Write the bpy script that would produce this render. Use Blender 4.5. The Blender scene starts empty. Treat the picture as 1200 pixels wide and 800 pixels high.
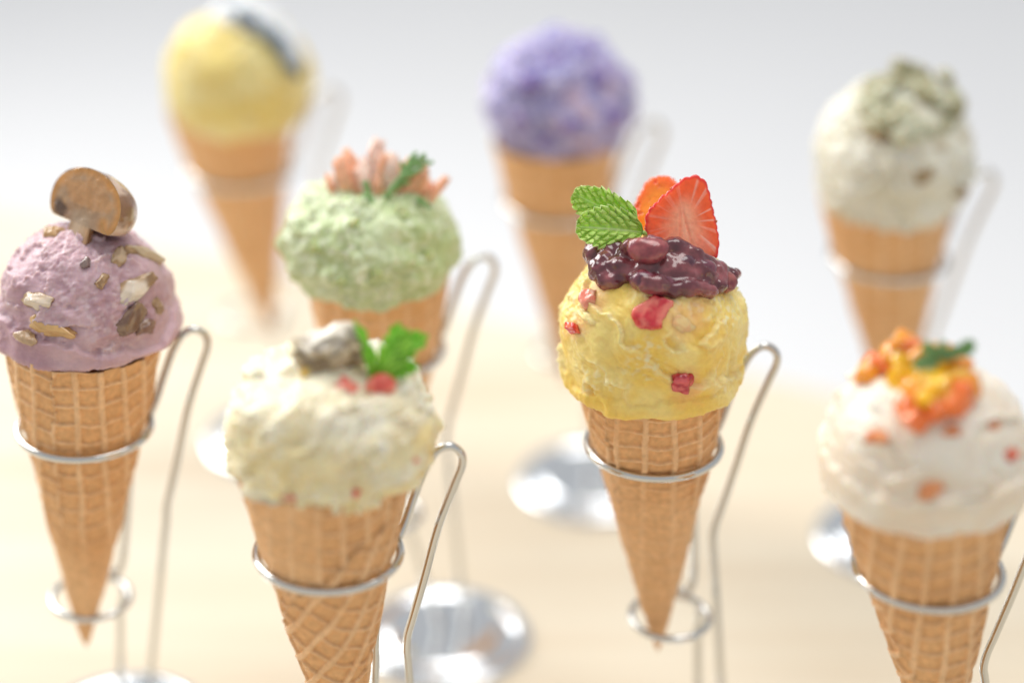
import bpy, math, random
import numpy as np
from mathutils import Vector
from mathutils.bvhtree import BVHTree

# ------------------------------------------------------------------ camera, world, lamps, exposure
S = 0.001                                   # everything below is written in millimetres
FPX = 2783.0                                # focal length in pixels of a 1200 wide picture
TH = math.radians(28)                       # how far the camera looks down
CAMH = 588.0                                # camera height above the table top
CF = np.array([0, math.cos(TH), -math.sin(TH)])
CU = np.array([0, math.sin(TH), math.cos(TH)])
CR = np.array([1.0, 0, 0])
CAM = np.array([0, 0, CAMH])

scene = bpy.context.scene
cd = bpy.data.cameras.new('camera')
cam = bpy.data.objects.new('camera', cd)
scene.collection.objects.link(cam)
scene.camera = cam
cam.location = (0, 0, CAMH * S)
cam.rotation_euler = (math.radians(90 - 28), 0, 0)
cd.sensor_width = 36
cd.lens = 36 * FPX / 1200
cd.clip_start = 0.02
cd.clip_end = 60
cd.dof.use_dof = True
cd.dof.aperture_fstop = 2.05
cd.dof.focus_distance = 0.824

w = bpy.data.worlds.new('World')
scene.world = w
w.use_nodes = True
bg = w.node_tree.nodes['Background']
bg.inputs[0].default_value = (0.97, 0.98, 1.0, 1)
bg.inputs[1].default_value = 0.50


def area(name, loc, target, sx, sy, power, col):
    l = bpy.data.lights.new(name, 'AREA')
    l.shape = 'RECTANGLE'
    l.size, l.size_y = sx, sy
    l.energy = power
    l.color = col
    o = bpy.data.objects.new(name, l)
    scene.collection.objects.link(o)
    o.location = loc
    o.rotation_euler = (Vector(target) - Vector(loc)).to_track_quat('-Z', 'Y').to_euler()
    return o


area('window_light', (-1.5, 2.1, 1.35), (0, 0.85, 0.1), 1.7, 1.5, 53, (1.0, 0.985, 0.96))
area('top_softbox', (0.3, 1.3, 2.3), (0, 1.0, 0), 1.6, 1.2, 24, (1.0, 0.97, 0.93))  # overhead softbox added out of view, for soft light and metal highlights

scene.view_settings.view_transform = 'Standard'
scene.view_settings.look = 'None'
scene.view_settings.exposure = 0.17
scene.view_settings.gamma = 1
scene.render.engine = 'CYCLES'

rng = np.random.default_rng(7)
random.seed(7)

# ------------------------------------------------------------------ helpers
_perm = np.random.default_rng(3).permutation(256)
_perm = np.concatenate([_perm, _perm]).astype(np.int64)
_grad = np.random.default_rng(4).normal(size=(256, 3))
_grad /= np.linalg.norm(_grad, axis=1)[:, None]


def noise(P, freq=1.0, seed=0):
    P = np.asarray(P, float) * freq + seed * 17.31
    I = np.floor(P).astype(np.int64)
    Fr = P - I
    W = Fr * Fr * Fr * (Fr * (Fr * 6 - 15) + 10)
    out = 0
    for dx in (0, 1):
        wx = W[..., 0] if dx else 1 - W[..., 0]
        for dy in (0, 1):
            wy = W[..., 1] if dy else 1 - W[..., 1]
            for dz in (0, 1):
                wz = W[..., 2] if dz else 1 - W[..., 2]
                h = _perm[(_perm[(_perm[(I[..., 0] + dx) & 255] + I[..., 1] + dy) & 255] + I[..., 2] + dz) & 255]
                g = _grad[h]
                d = g[..., 0] * (Fr[..., 0] - dx) + g[..., 1] * (Fr[..., 1] - dy) + g[..., 2] * (Fr[..., 2] - dz)
                out = out + wx * wy * wz * d
    return out * 1.6


def fbm(P, freq=1.0, octv=3, seed=0, gain=0.5):
    a, s = 1.0, 0.0
    for k in range(octv):
        s = s + a * noise(P, freq * 2.03 ** k, seed + k)
        a *= gain
    return s


def sstep(a, b, x):
    t = np.clip((x - a) / (b - a), 0, 1)
    return t * t * (3 - 2 * t)


def mix(a, b, t):
    t = np.asarray(t)[..., None]
    return np.asarray(a, float) * (1 - t) + np.asarray(b, float) * t


def unit(v):
    v = np.asarray(v, float)
    return v / np.linalg.norm(v)


def unproj(x, y, z):                        # the point at height z seen at (x, y) of the photograph
    d = CF + CR * (x - 600) / FPX - CU * (y - 400) / FPX
    return CAM + d * ((z - CAMH) / d[2])


def px_scale(p):                            # pixels per millimetre at a point
    return FPX / ((np.asarray(p) - CAM) @ CF)


def make_mesh(name, V, faces, col=None, smooth=True):
    me = bpy.data.meshes.new(name)
    V = np.asarray(V, float) * S
    me.vertices.add(len(V))
    me.vertices.foreach_set('co', V.ravel().astype(np.float32))
    if isinstance(faces, np.ndarray):
        n, k = faces.shape
        idx = faces.ravel()
        tot = np.full(n, k)
    else:
        tot = np.array([len(f) for f in faces])
        idx = np.concatenate([np.asarray(f) for f in faces])
        n = len(faces)
    start = np.concatenate([[0], np.cumsum(tot)[:-1]])
    me.loops.add(len(idx))
    me.loops.foreach_set('vertex_index', idx.astype(np.int32))
    me.polygons.add(n)
    me.polygons.foreach_set('loop_start', start.astype(np.int32))
    me.polygons.foreach_set('loop_total', tot.astype(np.int32))
    me.update(calc_edges=True)
    me.validate()
    me.polygons.foreach_set('use_smooth', np.full(len(me.polygons), smooth))
    if col is not None:
        a = me.color_attributes.new('Col', 'FLOAT_COLOR', 'POINT')
        c = np.ones((len(V), 4), np.float32)
        c[:, :3] = np.clip(col, 0, 1)
        a.data.foreach_set('color', c.ravel())
    return me


def grid_faces(n, m, wrap=True, off=0):     # n rows, m columns
    i = np.arange(n - 1)[:, None]
    j = np.arange(m if wrap else m - 1)[None, :]
    j2 = (j + 1) % m
    a = i * m + j; b = i * m + j2; c = (i + 1) * m + j2; d = (i + 1) * m + j
    return np.stack([a, b, c, d], -1).reshape(-1, 4) + off


def link(name, me, mat, parent=None, loc=None):
    o = bpy.data.objects.new(name, me)
    scene.collection.objects.link(o)
    if mat and not me.materials:
        me.materials.append(mat)
    if parent is not None:
        o.parent = parent
    if loc is not None:
        o.location = Vector([float(x) for x in loc]) * S
    return o


def tag(o, label=None, cat=None, group=None, kind=None):
    if label: o['label'] = label
    if cat: o['category'] = cat
    if group: o['group'] = group
    if kind: o['kind'] = kind
    return o


def thing(name, loc, label, cat, group=None):
    o = bpy.data.objects.new(name, None)
    o.empty_display_size = 0.01
    scene.collection.objects.link(o)
    o.location = Vector([float(x) for x in loc]) * S
    return tag(o, label, cat, group)


def catmull(P, per=10, closed=False):
    P = np.asarray(P, float)
    out = []
    n = len(P)
    rngk = range(n if closed else n - 1)
    for i in rngk:
        if closed:
            p0, p1, p2, p3 = P[(i - 1) % n], P[i], P[(i + 1) % n], P[(i + 2) % n]
        else:
            p1, p2 = P[i], P[i + 1]
            p0 = P[i - 1] if i > 0 else 2 * p1 - p2
            p3 = P[i + 2] if i + 2 < n else 2 * p2 - p1
        for k in range(per):
            t = k / per
            out.append(0.5 * ((2 * p1) + (-p0 + p2) * t + (2 * p0 - 5 * p1 + 4 * p2 - p3) * t * t + (-p0 + 3 * p1 - 3 * p2 + p3) * t ** 3))
    if not closed:
        out.append(P[-1])
    return np.array(out)


def tube(P, r, sides=14, closed=False):     # a round wire along points, r a number or one per point
    P = np.asarray(P, float)
    n = len(P)
    r = np.broadcast_to(np.asarray(r, float), (n,))
    T = np.gradient(P, axis=0)
    if closed:
        T = np.roll(P, -1, 0) - np.roll(P, 1, 0)
    T /= np.linalg.norm(T, axis=1)[:, None]
    N = unit(np.cross(T[0], [0.13, 0.2, 0.97] if abs(T[0][2]) < 0.9 else [1, 0.1, 0]))
    rows = []
    a = np.linspace(0, 2 * np.pi, sides, endpoint=False)
    for i in range(n):
        N = unit(N - T[i] * (N @ T[i]))
        B = np.cross(T[i], N)
        rows.append(P[i] + r[i] * (np.cos(a)[:, None] * N + np.sin(a)[:, None] * B))
    V = np.concatenate(rows)
    if closed:
        F = grid_faces(n, sides).tolist()
        for j in range(sides):
            # find best match for the seam (frames of a planar ring close on themselves)
            F.append([(n - 1) * sides + j, (n - 1) * sides + (j + 1) % sides, (j + 1) % sides, j])
        return V, F
    F = grid_faces(n, sides).tolist()
    F.append(list(range(sides))[::-1])
    F.append([(n - 1) * sides + j for j in range(sides)])
    return V, F


def ring_mesh(c, R, r, seg=72, sides=14, tilt=(0, 0)):
    a = np.linspace(0, 2 * np.pi, seg, endpoint=False)
    b = np.linspace(0, 2 * np.pi, sides, endpoint=False)
    A, B = np.meshgrid(a, b, indexing='ij')
    rr = R + r * np.cos(B)
    V = np.stack([rr * np.cos(A), rr * np.sin(A), r * np.sin(B) + tilt[0] * rr * np.cos(A) + tilt[1] * rr * np.sin(A)], -1).reshape(-1, 3) + c
    F = grid_faces(seg, sides)
    i = np.arange(sides)
    last = np.stack([(seg - 1) * sides + i, (seg - 1) * sides + (i + 1) % sides, (i + 1) % sides, i], -1)
    return V, np.concatenate([F, last])


def lathe(prof, seg=96):                    # list of (radius, z)
    prof = np.asarray(prof, float)
    a = np.linspace(0, 2 * np.pi, seg, endpoint=False)
    V = np.stack([prof[:, 0][:, None] * np.cos(a), prof[:, 0][:, None] * np.sin(a), np.repeat(prof[:, 1][:, None], seg, 1)], -1).reshape(-1, 3)
    return V, grid_faces(len(prof), seg)


def ico(sub):
    import bmesh
    bm = bmesh.new()
    bmesh.ops.create_icosphere(bm, subdivisions=sub, radius=1)
    V = np.array([v.co[:] for v in bm.verts])
    F = np.array([[v.index for v in f.verts] for f in bm.faces])
    bm.free()
    return V, F


ICO = {k: ico(k) for k in (2, 3, 4, 5)}


def frame(n, up=(0, 0, 1), roll=0):         # matrix whose columns are right, up, normal
    n = unit(n)
    r = np.cross(up, n)
    if np.linalg.norm(r) < 1e-3:
        r = np.cross((0, 1, 0), n)
    r = unit(r)
    u = np.cross(n, r)
    c, s = math.cos(roll), math.sin(roll)
    return np.stack([r * c + u * s, u * c - r * s, n], 1)


# ------------------------------------------------------------------ materials
def mat(name, color=None, attr=False, rough=0.5, sss=0.0, rad=(1, .5, .3), sscale=0.002, metal=0.0, trans=0.0,
        coat=0.0, spec=0.5, noise_scale=None, noise_amt=0.0, bump=None, rough_var=0.0, ior=None):
    m = bpy.data.materials.new(name)
    m.use_nodes = True
    nt = m.node_tree
    b = nt.nodes['Principled BSDF']
    b.inputs['Roughness'].default_value = rough
    b.inputs['Metallic'].default_value = metal
    b.inputs['Specular IOR Level'].default_value = spec
    b.inputs['Coat Weight'].default_value = coat
    b.inputs['Coat Roughness'].default_value = 0.08
    b.inputs['Transmission Weight'].default_value = trans
    if ior: b.inputs['IOR'].default_value = ior
    if sss:
        b.inputs['Subsurface Weight'].default_value = sss
        b.inputs['Subsurface Radius'].default_value = rad
        b.inputs['Subsurface Scale'].default_value = sscale
    tc = nt.nodes.new('ShaderNodeTexCoord')
    src = None
    if attr:
        a = nt.nodes.new('ShaderNodeVertexColor')
        a.layer_name = 'Col'
        src = a.outputs['Color']
    else:
        c = nt.nodes.new('ShaderNodeRGB')
        c.outputs[0].default_value = (*color, 1)
        src = c.outputs[0]
    if noise_scale:
        nz = nt.nodes.new('ShaderNodeTexNoise')
        nz.inputs['Scale'].default_value = noise_scale
        nz.inputs['Detail'].default_value = 4
        nt.links.new(tc.outputs['Object'], nz.inputs['Vector'])
        mr = nt.nodes.new('ShaderNodeMapRange')
        mr.inputs['From Min'].default_value = 0.3
        mr.inputs['From Max'].default_value = 0.7
        mr.inputs['To Min'].default_value = 1 - noise_amt
        mr.inputs['To Max'].default_value = 1 + noise_amt
        nt.links.new(nz.outputs['Fac'], mr.inputs['Value'])
        mul = nt.nodes.new('ShaderNodeVectorMath')
        mul.operation = 'SCALE'
        nt.links.new(src, mul.inputs[0])
        nt.links.new(mr.outputs[0], mul.inputs['Scale'])
        src = mul.outputs[0]
        if rough_var:
            m2 = nt.nodes.new('ShaderNodeMapRange')
            m2.inputs['To Min'].default_value = rough - rough_var
            m2.inputs['To Max'].default_value = rough + rough_var
            nt.links.new(nz.outputs['Fac'], m2.inputs['Value'])
            nt.links.new(m2.outputs[0], b.inputs['Roughness'])
    nt.links.new(src, b.inputs['Base Color'])
    if bump:
        sc, st, dist = bump
        nb = nt.nodes.new('ShaderNodeTexNoise')
        nb.inputs['Scale'].default_value = sc
        nb.inputs['Detail'].default_value = 5
        nt.links.new(tc.outputs['Object'], nb.inputs['Vector'])
        bp = nt.nodes.new('ShaderNodeBump')
        bp.inputs['Strength'].default_value = st
        bp.inputs['Distance'].default_value = dist
        nt.links.new(nb.outputs['Fac'], bp.inputs['Height'])
        nt.links.new(bp.outputs[0], b.inputs['Normal'])
    return m


M_ice = mat('ice_cream', attr=True, rough=0.42, sss=0.55, rad=(1, .75, .5), sscale=0.0026, spec=0.32, noise_scale=500, noise_amt=0.05, bump=(900, 0.35, 0.0005))
M_ice_blur = mat('ice_cream_far', attr=True, rough=0.5, sss=0.4, rad=(1, .8, .6), sscale=0.003, bump=(500, 0.3, 0.0006))
M_waffle = mat('waffle', attr=True, rough=0.5, sss=0.08, rad=(1, .5, .25), sscale=0.0010, spec=0.22, noise_scale=420, noise_amt=0.10, bump=(1300, 0.35, 0.0004), rough_var=0.1)
M_chrome = mat('chrome_wire', (0.66, 0.66, 0.64), rough=0.12, metal=1.0)
M_base = mat('chrome_base', (0.80, 0.83, 0.86), rough=0.14, metal=1.0)
M_berry = mat('strawberry', attr=True, rough=0.18, sss=0.45, rad=(1, .35, .2), sscale=0.003, coat=0.4, noise_scale=700, noise_amt=0.08, bump=(700, 0.25, 0.0004))
M_leaf = mat('leaf', attr=True, rough=0.45, sss=0.3, rad=(.5, 1, .2), sscale=0.0012, noise_scale=600, noise_amt=0.12, bump=(900, 0.3, 0.0003))
M_syrup = mat('bean_syrup', attr=True, rough=0.16, sss=0.15, rad=(1, .3, .4), sscale=0.002, coat=0.7, bump=(90, 0.15, 0.0008), noise_scale=260, noise_amt=0.3)
M_bean = mat('red_bean', attr=True, rough=0.2, sss=0.2, rad=(1, .3, .3), sscale=0.002, coat=0.5, noise_scale=450, noise_amt=0.25, bump=(500, 0.2, 0.0004))
M_mush = mat('mushroom', attr=True, rough=0.2, coat=0.35, sss=0.2, rad=(1, .6, .3), sscale=0.002, noise_scale=350, noise_amt=0.08, bump=(600, 0.3, 0.0004))
M_jelly = mat('glossy_dice', attr=True, rough=0.08, trans=0.0, sss=0.5, rad=(1, .5, .2), sscale=0.004, coat=0.5)
M_chunk = mat('fruit_chunk', attr=True, rough=0.3, sss=0.4, rad=(1, .4, .3), sscale=0.003, noise_scale=500, noise_amt=0.2, bump=(600, 0.4, 0.0005))

# ------------------------------------------------------------------ table and floor
def wood_mat():
    m = bpy.data.materials.new('pale_wood')
    m.use_nodes = True
    nt = m.node_tree
    b = nt.nodes['Principled BSDF']
    b.inputs['Roughness'].default_value = 0.42
    b.inputs['Specular IOR Level'].default_value = 0.35
    tc = nt.nodes.new('ShaderNodeTexCoord')
    mp = nt.nodes.new('ShaderNodeMapping')
    mp.inputs['Rotation'].default_value = (0, 0, math.radians(-17))
    mp.inputs['Scale'].default_value = (2.2, 26, 10)
    nt.links.new(tc.outputs['Object'], mp.inputs['Vector'])
    n1 = nt.nodes.new('ShaderNodeTexNoise'); n1.inputs['Scale'].default_value = 1.0; n1.inputs['Detail'].default_value = 6; n1.inputs['Distortion'].default_value = 0.6
    nt.links.new(mp.outputs[0], n1.inputs['Vector'])
    n2 = nt.nodes.new('ShaderNodeTexNoise'); n2.inputs['Scale'].default_value = 5.5; n2.inputs['Detail'].default_value = 2
    nt.links.new(tc.outputs['Object'], n2.inputs['Vector'])
    r1 = nt.nodes.new('ShaderNodeValToRGB')
    e = r1.color_ramp.elements
    e[0].position = 0.30; e[0].color = (0.665, 0.565, 0.425, 1)
    e[1].position = 0.62; e[1].color = (0.75, 0.69, 0.56, 1)
    x = e.new(0.46); x.color = (0.725, 0.65, 0.515, 1)
    nt.links.new(n1.outputs['Fac'], r1.inputs[0])
    r2 = nt.nodes.new('ShaderNodeValToRGB')
    e = r2.color_ramp.elements
    e[0].position = 0.35; e[0].color = (1.0, 0.965, 0.93, 1)
    e[1].position = 0.65; e[1].color = (1.0, 1.0, 1.0, 1)
    nt.links.new(n2.outputs['Fac'], r2.inputs[0])
    mx = nt.nodes.new('ShaderNodeMix'); mx.data_type = 'RGBA'; mx.blend_type = 'MULTIPLY'; mx.inputs[0].default_value = 1
    nt.links.new(r1.outputs[0], mx.inputs[6]); nt.links.new(r2.outputs[0], mx.inputs[7])
    nt.links.new(mx.outputs[2], b.inputs['Base Color'])
    return m


M_wood = wood_mat()
eA = unproj(0, 238, 0); eB = unproj(950, 452, 0)
ed = unit(eB - eA); en = np.array([-ed[1], ed[0], 0])         # along the far edge; out of the table
if en[1] < 0: en = -en
mid = (eA + eB) / 2
tbl = thing('table', (mid - en * 550 - [0, 0, 720]), 'pale blond wooden table carrying all the ice cream cone holders', 'table')
org = (mid - en * 550 - [0, 0, 720])


def box_bevel(L, W, T, b=3):
    # rounded slab, centred in x and y, top at z = 0
    rows = []
    prof = [(-b, 0), (-b * .3, -b * .3), (0, -b), (0, -T + b), (-b * .3, -T + b * .3), (-b, -T)]
    for ins, z in prof:
        a, c = L / 2 + ins, W / 2 + ins
        rows.append([[-a, -c, z], [a, -c, z], [a, c, z], [-a, c, z]])
    V = np.array(rows).reshape(-1, 3)
    F = grid_faces(len(prof), 4).tolist()
    F = [f[::-1] for f in F]
    F.append([0, 1, 2, 3]); F.append([len(prof) * 4 - 1 - k for k in range(4)])
    return V, F


def turned(V):                              # local table axes (x along the edge) to world directions
    return np.stack([V[:, 0] * ed[0] + V[:, 1] * en[0], V[:, 0] * ed[1] + V[:, 1] * en[1], V[:, 2]], -1)


V, F = box_bevel(2400, 1100, 28)
link('tabletop', make_mesh('tabletop', turned(V) + [0, 0, 720], F, smooth=False), M_wood, tbl)
for sx in (-1, 1):
    for sy in (-1, 1):
        V, F = box_bevel(55, 55, 691.5, 4)
        link('leg', make_mesh('leg', turned(V + [sx * 1120, sy * 480, 0]) + [0, 0, 691.5], F, smooth=False), M_wood, tbl)

M_floor = mat('pale_floor', (0.86, 0.87, 0.885), rough=0.5, noise_scale=1.2, noise_amt=0.02)
fl = link('floor', make_mesh('floor', [[-12000, -8000, -720], [12000, -8000, -720], [12000, 16000, -720], [-12000, 16000, -720]], [[0, 1, 2, 3]], smooth=False), M_floor)
tag(fl, kind='structure')

# ------------------------------------------------------------------ the wire cone holders
H = 150.0                                   # height of the upper ring
RW = 1.5                                    # wire radius
RG = 24.2                                   # upper ring radius
GROUP = 'wire ice cream cone holders'


def holder(ring_px, base_px, label, turn=0.0, lean=0.0, sway=0.0):
    rc = unproj(*ring_px, H)
    bc = unproj(*base_px, 0)
    t = thing('cone_holder', bc, label, 'cone holder', GROUP)
    o = rc - bc                              # ring centre in local coordinates
    ct, st_ = math.cos(turn), math.sin(turn)

    def L(x, y, z, k=1.0):                          # point relative to the ring centre
        x = x + k * sway * min(z, 0)
        return o + np.array([x * ct - y * st_, x * st_ + y * ct, z])
    prof = [(0, 6.2), (8, 6.0), (16, 5.4), (22, 4.6), (25.2, 3.7), (26.6, 2.5), (28, 2.1), (29.6, 2.6), (31.2, 3.3), (33.4, 3.5), (35.4, 3.0), (36.8, 1.8), (37.3, 0.6), (37.0, 0.0), (0, 0)]
    P = catmull(np.array([[r, 0, z] for r, z in prof[:-2]]), 5)
    pr = [(max(p[0], 0.001), p[2]) for p in P] + [(37.0, 0.0), (0.001, 0.0)]
    V, F = lathe(pr, 128)
    link('base', make_mesh('base', V, F), M_base, t)
    V, F = ring_mesh(L(0, 0, 0), RG, RW, tilt=(-0.02 + lean, 0.0))
    link('upper_ring', make_mesh('upper_ring', V, F), M_chrome, t)
    # lower ring, open coil
    lc = (5.5, 3.5, -78)
    V, F = ring_mesh(L(*lc), 14.8, RW, seg=56, tilt=(-0.03, 0.0))
    link('lower_ring', make_mesh('lower_ring', V, F), M_chrome, t)
    # tall handle: up from the base, kinked outwards, over and down on to the upper ring
    # down the back of the loop to the ring
    bz = 5.4
    start = np.array([9.0, 1.5, bz])
    kink = L(24.7, 15, -50, 0)
    path = [start + (kink - start) * f for f in (0, .3, .6, .85, .95, 1.0)] + [L(25.3, 15, -44, 0), L(27.4, 15, -36, 0), L(31.5, 15, -20, 0), L(36.5, 15.5, 0), L(42, 16, 16),
            L(44.9, 16, 24.5), L(44.3, 16, 29.3), L(40.6, 15.5, 32.0), L(36.4, 15, 30.2), L(32.6, 14, 24.5), L(28.8, 12, 15), L(25.8, 9.4, 6.5), L(23.4, 6.8, 1.6)]
    V, F = tube(catmull(path, 8), RW)
    link('handle_wire', make_mesh('handle_wire', V, F), M_chrome, t)
    # support wire of the lower ring
    start = np.array([-1.5, 0.5, bz])
    low = L(16.4, 10.6, -90)
    path = [start + (low - start) * f for f in (0, .3, .6, .85, 1.0)] + [L(16.8, 10.4, -84), L(17.2, 9.9, -80.5), L(17.0, 9.2, -78.3)]
    V, F = tube(catmull(path, 8), RW)
    link('support_wire', make_mesh('support_wire', V, F), M_chrome, t)
    # strut hanging from the upper ring with a small curl on the lower ring
    path = [L(15.2, 19.6, 0.5), L(15.8, 20.4, -4), L(15.7, 19.5, -20), L(15.6, 18.0, -45), L(15.6, 17.0, -62), L(15.0, 16.6, -71), L(12.8, 16.4, -75.6), L(10.0, 16.4, -75.2), L(8.6, 16.6, -72.5)]
    V, F = tube(catmull(path, 8), RW)
    link('strut', make_mesh('strut', V, F), M_chrome, t)
    return rc


HL = dict(
    centre=((766, 520), (822, 882), 'chrome wire holder gripping the cone of the yellow strawberry ice cream', 0.0),
    left=((99, 499), (146, 855), 'chrome wire holder at the left edge under the mushroom ice cream cone', 0.0),
    frontleft=((385, 646), (470, 1020), 'chrome wire holder under the cream coloured ice cream with the grey lump', 0.0),
    frontright=((1088, 666), (1150, 1040), 'chrome wire holder under the white ice cream with orange dice', -0.05),
    green=((446, 408), (521, 748), 'blurred wire holder with its round chrome base in view, under the pale green ice cream', 0.02),
    lavender=((655, 236), (697, 566), 'blurred wire holder under the purple ice cream cone', -0.05),
    backright=((1041, 300), (1050, 632), 'blurred wire holder under the sage green crumb ice cream cone', 0.0),
    backleft=((282, 196), (330, 515), 'far blurred wire holder under the yellow ice cream with a blue streak', 0.0),
)
SWAY = dict(left=.13, centre=-.04, frontleft=.04, frontright=-.02, backleft=.05, green=.08)
RC = {k: holder(a[0], a[1], a[2], a[3], sway=SWAY.get(k, 0)) for k, a in HL.items()}


# ------------------------------------------------------------------ waffle cones
def cone_mesh(tip, axis, Lc, Rt, p, seed, zring=92.0, nphi=320, nt=280, phi0=-math.pi / 2, gA=0.0, gB=None, seam=None, masks=None, pitch=(9.3, 7.4), depth=0.75, top=None):
    fr = frame(axis, up=(0, 1, 0))
    # frame(): right, up, normal ; turn so that local x is world x as nearly as may be
    zx = unit(axis); xx = unit(np.array([1, 0, 0]) - zx * zx[0]); yx = np.cross(zx, xx)
    t = np.linspace(0, 1, nt) ** 0.9
    ph = np.linspace(-math.pi, math.pi, nphi, endpoint=False)
    T, PH = np.meshgrid(t, ph, indexing='ij')
    wav = 1 + 0.018 * noise(np.stack([np.cos(PH) * 2, np.sin(PH) * 2, T * 0 + seed], -1), 1, seed)
    Z = T * Lc * (1 + (wav - 1) * 1.0)
    Rr = Rt * np.power(np.maximum(T, 1e-4), p) + 0.0
    zr = zring / Lc * Lc
    rr0 = Rt * (zr / Lc) ** p
    cup = rr0 + 1.0 + (Z - zr) * 0.165
    Rr = Rr + (cup - Rr) * sstep(zr - 0.5, zr + 3.5, Z)
    Rr = np.where(T < 0.02, Rr * np.sqrt(np.clip(T / 0.02, 0, 1)), Rr)
    alpha = math.atan2(Rt, Lc)
    rho = T * math.hypot(Lc, Rt)

    def lattice(g, off, ph0):
        dphi = (PH - ph0 + math.pi) % (2 * math.pi) - math.pi
        a = dphi * math.sin(alpha)
        u = rho * np.cos(a); v = rho * np.sin(a)
        q = np.stack([np.cos(PH) * Rr, np.sin(PH) * Rr, Z], -1)
        u = u + 0.7 * noise(q, 0.06, seed + 1) + 0.25 * noise(q, 0.3, seed + 2)
        v = v + 0.7 * noise(q, 0.06, seed + 3) + 0.25 * noise(q, 0.3, seed + 4)
        uu = u * math.cos(g) + v * math.sin(g) + off[0]
        vv = -u * math.sin(g) + v * math.cos(g) + off[1]
        du = np.abs(((uu / pitch[1]) % 1) - 0.5) * pitch[1]       # distance from a rib centre line
        dv = np.abs(((vv / pitch[0]) % 1) - 0.5) * pitch[0]
        ru = 1 - sstep(0.40, 0.95, du)
        rv = 1 - sstep(0.80, 1.40, dv)
        rib = np.maximum(ru * 0.85, rv)
        pad = 0.20 * sstep(0, 3.2, np.minimum(du, dv))
        return rib + (1 - rib) * pad

    q = np.stack([np.cos(PH) * Rr, np.sin(PH) * Rr, Z], -1)
    A = lattice(gA, (2.0, 1.0), phi0)
    mA = np.ones_like(A)
    step = np.zeros_like(A)
    dsh = np.ones_like(A)
    if seam is not None:
        ps, k, z0 = seam
        jag = 0.22 * noise(q, 0.16, seed + 6) + 0.10 * noise(q, 0.5, seed + 7)
        dd = PH - (ps + k * (Z - z0) + jag * 0.8)
        dd = (dd + math.pi) % (2 * math.pi) - math.pi
        sd = dd * np.maximum(Rr, 2)                              # mm past the seam
        inside = sstep(-0.35, 0.35, sd)                          # the outer sheet lies past the seam
        B = lattice(gB if gB is not None else gA + 0.5, (5.0, 3.0), phi0)
        A = A * inside + B * (1 - inside)
        step = 0.9 * inside * np.exp(-np.clip(sd, 0, 60) / 22)
        dsh = 1 - 0.35 * np.exp(-np.abs(sd) / 0.5)
    if masks is not None:
        mA = masks(PH, Z, q)
    patch = sstep(-0.45, 0.15, fbm(q, 0.06, 2, seed + 9) + 0.28)
    A = A * mA * (0.55 + 0.45 * patch) + (1 - mA) * 0.55
    fine = 0.14 * fbm(q, 0.35, 3, seed + 11)
    taper = sstep(0.0, 0.12, T)
    Rf = Rr + (depth * (A - 1) + step + fine + 0.25 * noise(q, 0.09, seed + 12)) * (0.25 + 0.75 * taper) * np.minimum(1, Rr / 3)
    Rf = np.maximum(Rf, 0.02)
    X = Rf * np.cos(PH); Y = Rf * np.sin(PH)
    V = tip + X[..., None] * xx + Y[..., None] * yx + Z[..., None] * zx
    # inner wall so that the rim has a thickness
    rows = [V]
    inner = []
    for tt, dr in ((1.0, 1.6), (0.9, 1.8)):
        ii = int((nt - 1) * (tt if tt == 1.0 else 0.9))
        r2 = np.maximum(Rr[ii] - dr, 0.5)
        inner.append(tip + (r2 * np.cos(ph))[:, None] * xx + (r2 * np.sin(ph))[:, None] * yx + (Z[ii])[:, None] * zx)
    allV = np.concatenate([V.reshape(-1, 3)] + inner)
    tone = 0.5 + 0.9 * fbm(q, 0.05, 3, seed + 13) * 0.6
    toast = sstep(0.1, 1.0, np.clip(A, 0, 1))
    c = mix((0.85, 0.49, 0.225), (0.93, 0.60, 0.33), toast)
    c = mix(c, np.array((0.68, 0.34, 0.13)) * np.ones_like(c), np.clip(0.55 * (tone - 0.3), 0, 0.6))
    c = c * (0.96 + 0.10 * fbm(q, 0.5, 2, seed + 15))[..., None]
    c = c * dsh[..., None]
    col = np.concatenate([c.reshape(-1, 3), np.tile([0.66, 0.38, 0.18], (2 * nphi, 1))])
    return allV, grid_faces(nt + 2, nphi), col


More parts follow.
